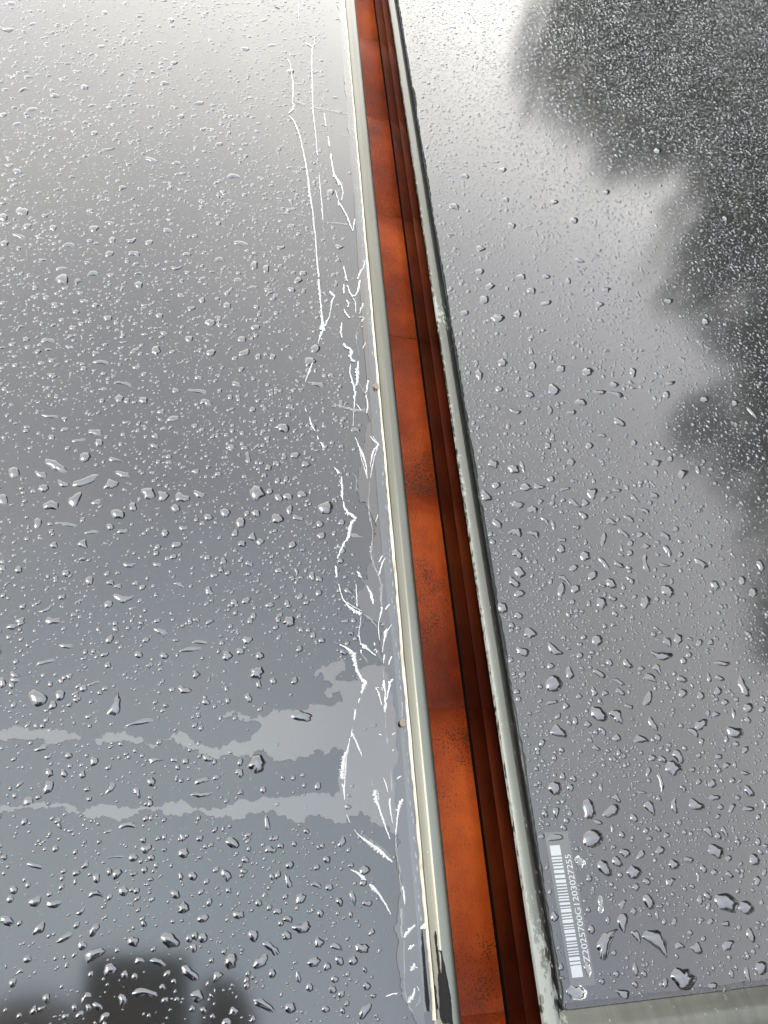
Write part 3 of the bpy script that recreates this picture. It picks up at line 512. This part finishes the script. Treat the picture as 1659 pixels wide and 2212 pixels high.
add(836, 0, .496, '545 983 34 28,405 1183 38 28,450 1247 42 30,425 1305 44 38,585 1205 44 26,485 1385 56 36,570 1368 36 34,815 960 40 28,730 880 40 24,518 870 34 20,505 740 36 22,340 768 40 20,840 1135 44 20,410 1083 44 24,295 900 44 26,955 1260 44 24,695 1205 40 20,695 1320 50 24,340 1362 42 24,955 838 34 24,1180 655 36 26,790 1225 30 24,930 1325 40 24,630 1265 40 28,1230 1310 40 24,1475 950 30 24,1390 1400 36 30')
# drop later entries that double an earlier one
keep = []
for d in BL:
    if all((abs(d[0]-e[0]) > (d[2]+e[2])*.36 or abs(d[1]-e[1]) > (d[3]+e[3])*.36) for e in keep) and d[2]*d[3] > 60: keep.append(d)
BL = keep
RING = np.array([1., .93, .85, .76, .64, .48, .25]); ZR = np.array([-.02, .20, .39, .56, .74, .89, .985])
def drop_geo(x, y, w_, h_, rot, seed, seg):
    """outline in the photograph's plane carried on to the glass; domed top with steep sides"""
    r = np.random.default_rng(seed)
    if rot is None: a, b, th = w_/2, h_/2, R(r.normal(0, 8))
    else:
        hi, lo = max(w_, h_), min(w_, h_); a, b, th = hi*.54, lo*.40, R(rot)
    el = a/b
    t = np.linspace(0, 2*np.pi, seg, endpoint=False)
    rr = 1+0*t
    for k in range(2, 8): rr += r.normal(0, .13/k**.75)*np.cos(k*t+r.uniform(0, 6.28))
    if r.random() < .45: rr += r.uniform(.1, .28)*np.exp(-((np.angle(np.exp(1j*(t-r.uniform(0, 6.28))))/.28)**2))
    rr = np.clip(rr, .6, 1.4)
    bend = r.normal(0, .35)*min(1.2, max(0, el-1.15)); tap = r.normal(0, .30)*min(1, el-.7 if el > .7 else 0)
    u = np.cos(t)*rr; v = np.sin(t)*rr*(1+np.clip(tap, -.6, .6)*np.cos(t))
    if el > 1.5: v *= 1-r.uniform(0, .35)*np.exp(-(np.cos(t)/.35)**2)
    ring = RING[:, None]
    U = u[None]*ring; Vv = v[None]*ring+bend*((u[None]*ring)**2-.35)
    X = U*a; Y = Vv*b
    px = x+X*math.cos(th)-Y*math.sin(th); py = y+X*math.sin(th)+Y*math.cos(th)
    wx, wy = P(px.ravel(), py.ravel()); wx = wx.reshape(px.shape); wy = wy.reshape(px.shape)
    cx, cy = P(x+bend*b*.35*math.sin(th), y-bend*b*.35*math.cos(th))
    ex = [(wx[0].max()-wx[0].min()), (wy[0].max()-wy[0].min())]
    size = math.sqrt(ex[0]*ex[1])
    pts = np.stack([wx[0]-cx, wy[0]-cy], 1); thin = 2*np.sqrt(np.linalg.eigvalsh(np.cov(pts.T))[0]*2)
    H = thin*r.uniform(.15, .195)
    Z = np.repeat((ZG+H*ZR)[:, None], seg, 1)
    Vt = np.stack([wx.ravel()-cx, wy.ravel()-cy, Z.ravel()-ZG], 1)
    Vt = np.vstack([Vt, [0, 0, H*1.01]])
    n = len(RING); F = []
    for i in range(n-1):
        for j in range(seg): F.append((i*seg+j, i*seg+(j+1) % seg, (i+1)*seg+(j+1) % seg, (i+1)*seg+j))
    F = np.array(F); c = len(Vt)-1
    tri = [((n-1)*seg+j, (n-1)*seg+(j+1) % seg, c) for j in range(seg)]
    return Vt, [tuple(map(int, f)) for f in F]+tri, (float(cx), float(cy)), size, thin, el, pts
order = sorted(BL, key=lambda d: -d[2]*d[3])
names_z = [(250, 'near the top'), (560, 'in the upper third'), (860, 'above the middle'), (1160, 'around the middle'), (1480, 'below the middle'), (1800, 'in the lower third'), (9999, 'near the bottom')]
def zone(x, y):
    row = next(n for l, n in names_z if y < l)
    if x < 960 and x < 770+y*.1:
        col = 'at left photo edge' if x < 200 else ('in mid-panel' if x < 500 else 'near white creases')
        side = 'left'
    else:
        fx = 880+y*.13
        col = 'beside the frame' if x < fx+130 else ('in mid-panel' if x < fx+400 else 'at right photo edge'); side = 'right'
        if 1185 < x < 1300 and y > 1800: col = 'by barcode sticker'
    return side, row, col
indiv = []; rest = []
for i, d in enumerate(order):
    g = drop_geo(*d, seed=100+i, seg=26 if i < 300 else 18)
    if i < 300: indiv.append((d, g))
    else: rest.append(g)
desc = {}
for d, g in indiv:
    s, row, col = zone(d[0], d[1]); sz = math.sqrt(d[2]*d[3])
    size = 'big' if sz > 22 else ('medium' if sz > 14.5 else 'small')
    ratio = max(d[2], d[3])/min(d[2], d[3]) if d[4] is None else g[5]
    shape = 'round' if ratio < 1.22 else ('lopsided' if ratio < 1.6 else ('oval' if ratio < 2.1 else 'stretched'))
    desc.setdefault((size, shape, s, row, col), []).append((d, g))
ordn = ['first', 'second', 'third', 'fourth', 'fifth', 'sixth', 'seventh', 'eighth', 'ninth', 'tenth', 'eleventh', 'twelfth']
water_objs = []
for (size, shape, s, row, col), L_ in desc.items():
    L_.sort(key=lambda q: q[0][0])
    for k, (d, g) in enumerate(L_):
        lbl = f'{size} {shape} raindrop, {s} panel {row} {col}'
        if len(L_) == 2: lbl += (', left one', ', right one')[k]
        elif len(L_) > 2: lbl += f', {ordn[k]} from left'
        me = mesh('raindrop', g[0], g[1])
        o = link('raindrop', me, M['water_clear'] if (1170 < d[0] < 1300 and d[1] > 1815) else M['water'], None, (g[2][0], g[2][1], ZG), True)
        tag(o, lbl, 'raindrop', 'raindrops on the panels'); water_objs.append(o)
# all smaller drops, one mesh
occ_c = np.array([g[2] for d, g in indiv]+[g[2] for g in rest]); occ_r = np.array([max(np.hypot(*g[6].T)) for d, g in indiv]+[max(np.hypot(*g[6].T)) for g in rest])
VV = []; FF = []; off = 0
TT = []
for g in rest:
    v = g[0]+np.array([g[2][0], g[2][1], ZG]); VV.append(v); q = np.array([f for f in g[1] if len(f) == 4])+off; FF.append(q)
    TT.append(np.array([(*f, f[2]) for f in g[1] if len(f) == 3])+off); off += len(v)
OCC = np.zeros((2240, 2660), bool)
def paint(cs, rs):
    for (cx, cy), q in zip(cs, rs):
        i0, i1 = int((cx-q+.3)*2000), int((cx+q+.3)*2000)+1; j0, j1 = int((cy-q+.06)*2000), int((cy+q+.06)*2000)+1
        if i0 < 0 or j0 < 0 or i1 > 2240 or j1 > 2660: continue
        gx, gy = np.mgrid[i0:i1, j0:j1]; OCC[i0:i1, j0:j1] |= (gx/2000-.3-cx)**2+(gy/2000-.06-cy)**2 < q*q
paint(occ_c, occ_r)
def scatter(n, rmin, rmax, power, seg, rings, zs, region, seed, fill=True):
    r = np.random.default_rng(seed)
    u = r.random(n); rad = (rmin**(-power)+u*(rmax**(-power)-rmin**(-power)))**(-1/power)
    x0, x1, y0, y1 = region; x = r.uniform(x0, x1, n); y = r.uniform(y0, y1, n)
    # only what the photograph frames, with a margin
    V3 = np.stack([x, y, np.full(n, ZG-CAMH)], 0)
    c = cS[:, None]*V3[0]+cL[:, None]*V3[1]+cN[:, None]*V3[2]
    px = 830+FPX*c[0]/c[2]; py = 1106+FPX*c[1]/c[2]
    ok = (c[2] > 0) & (px > -120) & (px < 1780) & (py > -120) & (py < 2330)
    scale = FPX/c[2]*rad                      # radius in photo pixels
    ok &= scale > .55
    gap = ((x > XL1-.0165) & (x < XR0+.0135)) | (y < YB+.0165)
    ok &= ~gap
    # the clear film and the run-off shed most small drops
    xa, ya_ = x[ok]*22, y[ok]*22
    nz = (np.sin(xa*2.1+1.3*np.sin(ya_*1.7))+np.sin(ya_*2.6+1.1*np.sin(xa*1.9+2))+np.sin((xa+ya_)*1.3+.5))*.22
    idx = np.where(ok)[0]
    dens = .9+.45*nz
    if seg < 8: dens[x[idx] < .1] *= .42
    film_z = (x[idx] > .083) & (x[idx] < .12)
    dens[film_z] *= .12 if seg > 8 else .06
    runoff = (px[idx] > 500) & (px[idx] < 860) & (py[idx] > 1430) & (py[idx] < 1790); dens[runoff] *= .25
    dens[(x[idx] > .1625) & (x[idx] < .1757) & (y[idx] > -.028) & (y[idx] < .0275)] *= .08
    for ya, hw in ((1590, 12), (1748, 11)):
        dens[(px[idx] < 520) & (abs(py[idx]-ya) < hw)] = 0
    idx = idx[r.random(len(idx)) < dens]
    hit = np.zeros(len(idx), bool)
    for k in range(9):      # centre and eight points of the rim must be free
        dx, dy = (0, 0) if k == 0 else (math.cos(k*.785), math.sin(k*.785))
        hit |= OCC[((x[idx]+dx*rad[idx]*1.1+.3)*2000).astype(int), ((y[idx]+dy*rad[idx]*1.1+.06)*2000).astype(int)]
    idx = idx[~hit]
    x, y, rad = x[idx], y[idx], rad[idx]; n = len(x)
    t = np.linspace(0, 2*np.pi, seg, endpoint=False)[None]
    rr = np.ones((n, seg))
    for k in range(2, 6): rr += r.normal(0, .16/k**.6, (n, 1))*np.cos(k*t+r.uniform(0, 6.28, (n, 1)))
    rr = np.clip(rr, .5, 1.5)
    el = np.exp(np.abs(r.normal(0, .28, (n, 1)))); th = r.normal(.25, .7, (n, 1))
    U = np.cos(t)*rr*np.sqrt(el); W = np.sin(t)*rr/np.sqrt(el)+r.normal(0, .22, (n, 1))*(U**2-.5)*(el > 1.3)
    ox = U*np.cos(th)-W*np.sin(th); oy = U*np.sin(th)+W*np.cos(th)
    ringa = np.array(rings)
    X = x[:, None, None]+rad[:, None, None]*ringa[None, :, None]*ox[:, None]
    Y = y[:, None, None]+rad[:, None, None]*ringa[None, :, None]*oy[:, None]
    Hh = rad*2*r.uniform(.12, .19, n)
    Z = ZG+Hh[:, None, None]*np.array(zs)[None, :, None]+0*X
    nr_ = len(rings); V = np.stack([X, Y, Z], -1).reshape(n, nr_*seg, 3)
    top = np.stack([x, y, ZG+Hh*1.02], -1)[:, None]; V = np.concatenate([V, top], 1)
    f = []
    for i in range(nr_-1):
        for j in range(seg): f.append((i*seg+j, i*seg+(j+1) % seg, (i+1)*seg+(j+1) % seg, (i+1)*seg+j))
    f = np.array(f); per = nr_*seg+1
    tr = np.array([((nr_-1)*seg+j, (nr_-1)*seg+(j+1) % seg, nr_*seg, nr_*seg) for j in range(seg)])
    base = (np.arange(n)*per)[:, None, None]
    return V.reshape(-1, 3), (f[None]+base).reshape(-1, 4), (tr[None]+base).reshape(-1, 4), n, np.stack([x, y], 1), rad
def emit(name, VL, FL, TL, label):
    V = np.vstack(VL); F = np.vstack(FL); T = np.vstack(TL)[:, :3]
    me = bpy.data.meshes.new(name); me.vertices.add(len(V)); me.vertices.foreach_set('co', V.astype(np.float32).ravel())
    li = np.concatenate([F.ravel(), T.ravel()]).astype(np.int32); me.loops.add(len(li)); me.loops.foreach_set('vertex_index', li)
    ls = np.concatenate([np.arange(len(F))*4, len(F)*4+np.arange(len(T))*3]).astype(np.int32)
    me.polygons.add(len(ls)); me.polygons.foreach_set('loop_start', ls); me.polygons.foreach_set('use_smooth', np.ones(len(ls), bool))
    me.update(calc_edges=True)
    return tag(link(name, me, M['water']), label, 'raindrops', kind='stuff')
DC = []
REG = (-.30, .80, -.05, 1.25)
for (n, a, b, pw, seg, rings, zs, sd2) in (
        (38000, .0009, .0020, 2.5, 10, (1, .87, .68, .42), (-.03, .34, .69, .94), 21),
        (175000, .00052, .0009, 2.2, 6, (1, .82, .5), (-.03, .46, .88), 24),
        (150000, .00030, .00052, 1.8, 6, (1, .66), (-.03, .72), 22),
        (70000, .00018, .00030, 1.5, 5, (1, .6), (-.03, .78), 23)):
    V, F, T, k, c_, r_ = scatter(n, a, b, pw, seg, rings, zs, REG, sd2)
    VV.append(V); FF.append(F+off); TT.append(T+off); off += len(V)
    if sd2 in (21, 24): paint(c_, r_*1.1)
    DC.append((k, len(F), len(T)))
emit('small_raindrops', VV, FF, TT, 'fine raindrops and mist specks covering the glass of both panels')

# ------------------------------------------------------------------ what the wet glass mirrors: trees to the right, the ground, the photographer; added unseen trees behind
def m_leaf():
    m, nt, N, L, p = pr('leaf', (.05, .06, .03), .6)
    oi = N('ShaderNodeObjectInfo')
    L(ramp(N, L, noise(N, L, 1.2, 4, .6), [(.3, (.026, .034, .014)), (.6, (.05, .06, .027)), (.8, (.085, .092, .048))]), p.inputs['Base Color']); return m
M['leaf'] = m_leaf()
M['bark'] = pr('bark', (.07, .055, .04), .9)[0]
ZGND = -4.5
def m_grass():
    m, nt, N, L, p = pr('lawn', (.06, .08, .03), .9)
    L(ramp(N, L, noise(N, L, .8, 6, .6), [(.3, (.05, .065, .028)), (.7, (.10, .11, .05))]), p.inputs['Base Color']); return m
gr = link('ground', mesh('ground', [(-150,-150,ZGND),(150,-150,ZGND),(150,150,ZGND),(-150,150,ZGND)], [(0,1,2,3)]), m_grass()); tag(gr, kind='structure')
def tube(V, F, a, b, ra, rb, n=7):
    a, b = Vector(a), Vector(b); q = (b-a).to_track_quat('Z', 'Y'); i0 = len(V)
    for p_, r_ in ((a, ra), (b, rb)):
        for k in range(n): V.append(tuple(p_+q @ Vector((r_*math.cos(6.283*k/n), r_*math.sin(6.283*k/n), 0))))
    for k in range(n): F.append((i0+k, i0+(k+1) % n, i0+n+(k+1) % n, i0+n+k))
def tree(az, dist, elev, width, label, seed):
    r = np.random.default_rng(seed)
    bx, by = dist*math.sin(R(az)), dist*math.cos(R(az)); top = CAMH+dist*math.tan(R(elev)); H = top-ZGND
    t = empty('leafy_tree', (bx, by, ZGND)); tag(t, label, 'tree', 'trees mirrored in the wet glass')
    V = []; F = []; tube(V, F, (0, 0, 0), (0, 0, H*.45), H*.03, H*.018)
    limbs = []
    for k in range(7):
        a = r.uniform(0, 6.28); e = Vector((math.cos(a)*width*.5, math.sin(a)*width*.5, H*r.uniform(.62, .9)))
        tube(V, F, (0, 0, H*r.uniform(.28, .44)), e, H*.012, H*.004); limbs.append(e)
    o = link('trunk', mesh('trunk', V, F), M['bark']); o.parent = t; o.location = (0, 0, 0)
    cl = [(e+Vector(r.normal(0, .12*width, 3)), r.uniform(.16, .3)*width) for e in limbs for _ in range(5)]
    cl += [(Vector((r.normal(0, .3*width), r.normal(0, .3*width), z_)), r.uniform(.2, .32)*width) for z_ in np.linspace(H*.22, H*.62, 22)]
    cl += [(Vector((r.normal(0, .2*width), r.normal(0, .2*width), H*r.uniform(.55, .93))), r.uniform(.15, .25)*width) for _ in range(16)]
    n = 90; C = []; 
    for c, rad in cl:
        d = r.normal(0, 1, (n, 3)); d /= np.linalg.norm(d, axis=1)[:, None]; C.append(np.array(c)+d*rad*r.uniform(.55, 1.05, (n, 1))*np.array([1, 1, .8]))
    C = np.vstack(C); C = C[C[:, 2] < H]; n = len(C); s = r.uniform(.10, .22, (n, 1, 1))
    a = r.normal(0, 1, (n, 3)); a /= np.linalg.norm(a, axis=1)[:, None]; b = np.cross(a, r.normal(0, 1, (n, 3))); b /= np.linalg.norm(b, axis=1)[:, None]
    q = np.stack([a, b, -a, -b], 1)*s*np.array([1, .6, 1, .6])[None, :, None]
    V = (C[:, None]+q).reshape(-1, 3)
    o = link('crown', npmesh('crown', V, np.arange(4*n).reshape(-1, 4)), M['leaf']); o.parent = t; o.location = (0, 0, 0)
TR = [(51.5, 14.5, 33.2, 2.8, 'slim tree mirrored at the right photo edge between its neighbours'), (28.2, 16.5, 22.2, 3.0, 'narrow tree mirrored between the first two dark lobes'), (25.8, 17, 19.8, 2.8, 'tree mirrored at the top of the right panel, its edge softly blurred'), (28.5, 16, 23.2, 3.0, 'tree mirrored second from the left in the dark area'),
      (33, 17, 27, 3.0, 'tree mirrored as a lobe in the upper right glass'), (38.5, 16, 28, 3.0, 'tree mirrored beside the upper right lobe'), (43.5, 15, 29, 2.8, 'tree mirrored near the right photo edge, upper part'),
      (49.5, 15, 30.5, 2.4, 'tree mirrored at the right photo edge, above the middle'), (55.5, 14, 35, 3.2, 'tree mirrored at the right photo edge, around the middle'), (64.5, 13, 39.5, 2.8, 'tallest tree mirrored at the right photo edge'),
      (71, 13, 40, 3.6, 'broad tree mirrored at the lower end of the dark area'), (87, 13, 38, 4.6, 'unseen tree added off to the right to darken the rims of the drops'),
      (104, 13, 40, 4.6, 'bushy unseen tree added right of the person to darken drop rims'), (121, 13, 41, 4.6, 'unseen tree added behind on the right to darken drop rims'),
      (138, 14, 39, 5, 'wide unseen tree added behind the person and to the right'), (157, 14, 37, 5.2, 'wide unseen tree added straight behind the person'), (177, 15, 35, 5.4, 'lower unseen tree added behind the person and to the left'), (199, 15, 34, 5.4, 'unseen tree added at the far left behind the person, second from the end'), (219, 15, 33, 5.4, 'last unseen tree added on the left behind the person')]  # unseen trees off right and behind, added to darken the drop rims
for i, (az, d, e, wd, lb) in enumerate(TR): tree(az, d, e, wd, lb, 50+i)

# the phone that took the picture, just behind the lens, and the person holding it
F_ = Vector((-m[0][2], -m[1][2], -m[2][2])).normalized(); U_ = Vector((m[0][1], m[1][1], m[2][1])); X_ = Vector((m[0][0], m[1][0], m[2][0]))
C0 = Vector((0, 0, CAMH))
def bevel_box(name, sx, sy, sz, r_, mt, parent):
    bm = bmesh.new(); bmesh.ops.create_cube(bm, size=1)
    for v in bm.verts: v.co = Vector((v.co.x*sx, v.co.y*sy, v.co.z*sz))
    bmesh.ops.bevel(bm, geom=bm.edges[:], offset=r_, segments=3, affect='EDGES'); me = bpy.data.meshes.new(name); bm.to_mesh(me); bm.free()
    o = link(name, me, mt); o.parent = parent; return o
ph = empty('phone'); tag(ph, 'phone held over the panels, mirrored as a dark patch at the bottom left', 'phone')
ph.matrix_world = Matrix.Translation(C0-F_*.0065-U_*.079+X_*(-.017)) @ Matrix(((X_.x, U_.x, -F_.x, 0), (X_.y, U_.y, -F_.y, 0), (X_.z, U_.z, -F_.z, 0), (0, 0, 0, 1)))
M['phone'] = pr('dark_blue_phone', (.012, .016, .030), .35)[0]; M['screen'] = pr('phone_screen', (.01, .01, .01), .1)[0]
bevel_box('case', .075, .150, .008, .003, M['phone'], ph); b_ = bevel_box('display', .069, .144, .0008, .0003, M['screen'], ph); b_.location = (0, 0, .0043)
M['skin'] = pr('skin', (.24, .14, .10), .5)[0]; M['coat'] = pr('dark_coat', (.012, .015, .024), .9)[0]; M['hair'] = pr('dark_hair', (.007, .008, .011), .6)[0]
def skinned(name, verts, edges, radii, mt, parent, levels=1):
    me = bpy.data.meshes.new(name); me.from_pydata([tuple(v) for v in verts], edges, []); me.update()
    o = bpy.data.objects.new(name, me); sc.collection.objects.link(o)
    md = o.modifiers.new('skin', 'SKIN'); md.use_smooth_shade = True
    for i, r_ in enumerate(radii):
        me.skin_vertices[0].data[i].radius = (r_, r_) if not isinstance(r_, tuple) else r_
    me.skin_vertices[0].data[0].use_root = True
    s_ = o.modifiers.new('sub', 'SUBSURF'); s_.levels = s_.render_levels = levels
    me.materials.append(mt); o.parent = parent
    return o
person = empty('person', (-.20, -.62, ZGND+3.3)); tag(person, 'person in a dark coat leaning over the panels, mirrored at the bottom left', 'person')
o0 = Vector(person.location)
wristR = C0-F_*.012-U_*.115+X_*.062; wristL = C0-F_*.012-U_*.115-X_*.050
bodyv = [(-.20,-.62,-.35), (-.20,-.60,-.10), (-.20,-.52,.15), (-.18,-.40,.40), (-.16,-.33,.50), (-.14,-.26,.58),        # 0-5 pelvis..neck, head base
         (-.13,-.19,.66), (-.12,-.15,.72),                                                                        # 6-7 head
         (.0,-.40,.42), (.10,-.36,.24), tuple(wristR-U_*.05), tuple(wristR),                                                   # 8-11 right arm
         (-.37,-.36,.42), (-.36,-.32,.24), tuple(wristL-U_*.05), tuple(wristL),                                                # 12-15 left arm
         (-.10,-.64,-.70), (-.10,-.62,-1.15), (-.30,-.64,-.70), (-.30,-.62,-1.15)]
bodye = [(0,1),(1,2),(2,3),(3,4),(4,5),(5,6),(6,7),(3,8),(8,9),(9,10),(10,11),(3,12),(12,13),(13,14),(14,15),(0,16),(16,17),(0,18),(18,19)]
rad_ = [.16,.15,.15,.16,.06,.055,.095,.085,.065,.045,.034,.028,.065,.045,.034,.028,.085,.055,.085,.055]
# fingers are chains rooted in the palm
for wr, sgn in ((wristR, -1), (wristL, 1)):
    base = 11 if sgn < 0 else 15
    palm = len(bodyv); bodyv.append(tuple(wr+U_*.035+X_*.004*sgn)); rad_.append(.022); bodye.append((base, palm))
    for k in range(4):
        a = wr+U_*(.052+.016*k-.02)+F_*.012+X_*.010*sgn
        i = len(bodyv); bodyv += [tuple(a), tuple(a+X_*.020*sgn+F_*.006), tuple(a+X_*(.036-.003*k)*sgn+F_*.001)]
        rad_ += [.009, .008, .0065]; bodye += [(palm, i), (i, i+1), (i+1, i+2)]
    i = len(bodyv); a = wr+U_*.03-F_*.014+X_*.006*sgn
    bodyv += [tuple(a), tuple(a+U_*.022+X_*.016*sgn-F_*.001), tuple(a+U_*.04+X_*.026*sgn)]; rad_ += [.011, .010, .008]; bodye += [(palm, i), (i, i+1), (i+1, i+2)]
for i in list(range(10))+[12, 13, 16, 17, 18, 19]: bodyv[i] = tuple(Vector(bodyv[i])+Vector((-.02, .065, .0) if i in (5, 6, 7) else (-.05, .03, .02)))
sk = skinned('body', [Vector(v)-o0 for v in bodyv], bodye, rad_, M['skin'], person, 2)
coat = skinned('coat', [Vector(bodyv[i])-o0 for i in (0,1,2,3,8,9,10,12,13,14)], [(0,1),(1,2),(2,3),(3,4),(4,5),(5,6),(3,7),(7,8),(8,9)], [.185,.175,.172,.175,.08,.058,.046,.08,.058,.046], M['coat'], person, 2)
hr = skinned('hair', [Vector(v)-o0 for v in ((-.155,-.15,.665), (-.145,-.10,.75), (-.15,-.135,.78))], [(0,1),(1,2)], [.09,.095,.06], M['hair'], person, 2)
trs = skinned('trousers', [Vector(bodyv[i])-o0 for i in (0,16,17,18,19)], [(0,1),(1,2),(0,3),(3,4)], [.17,.095,.066,.095,.066], M['coat'], person, 2)

print('DROPS', DC)
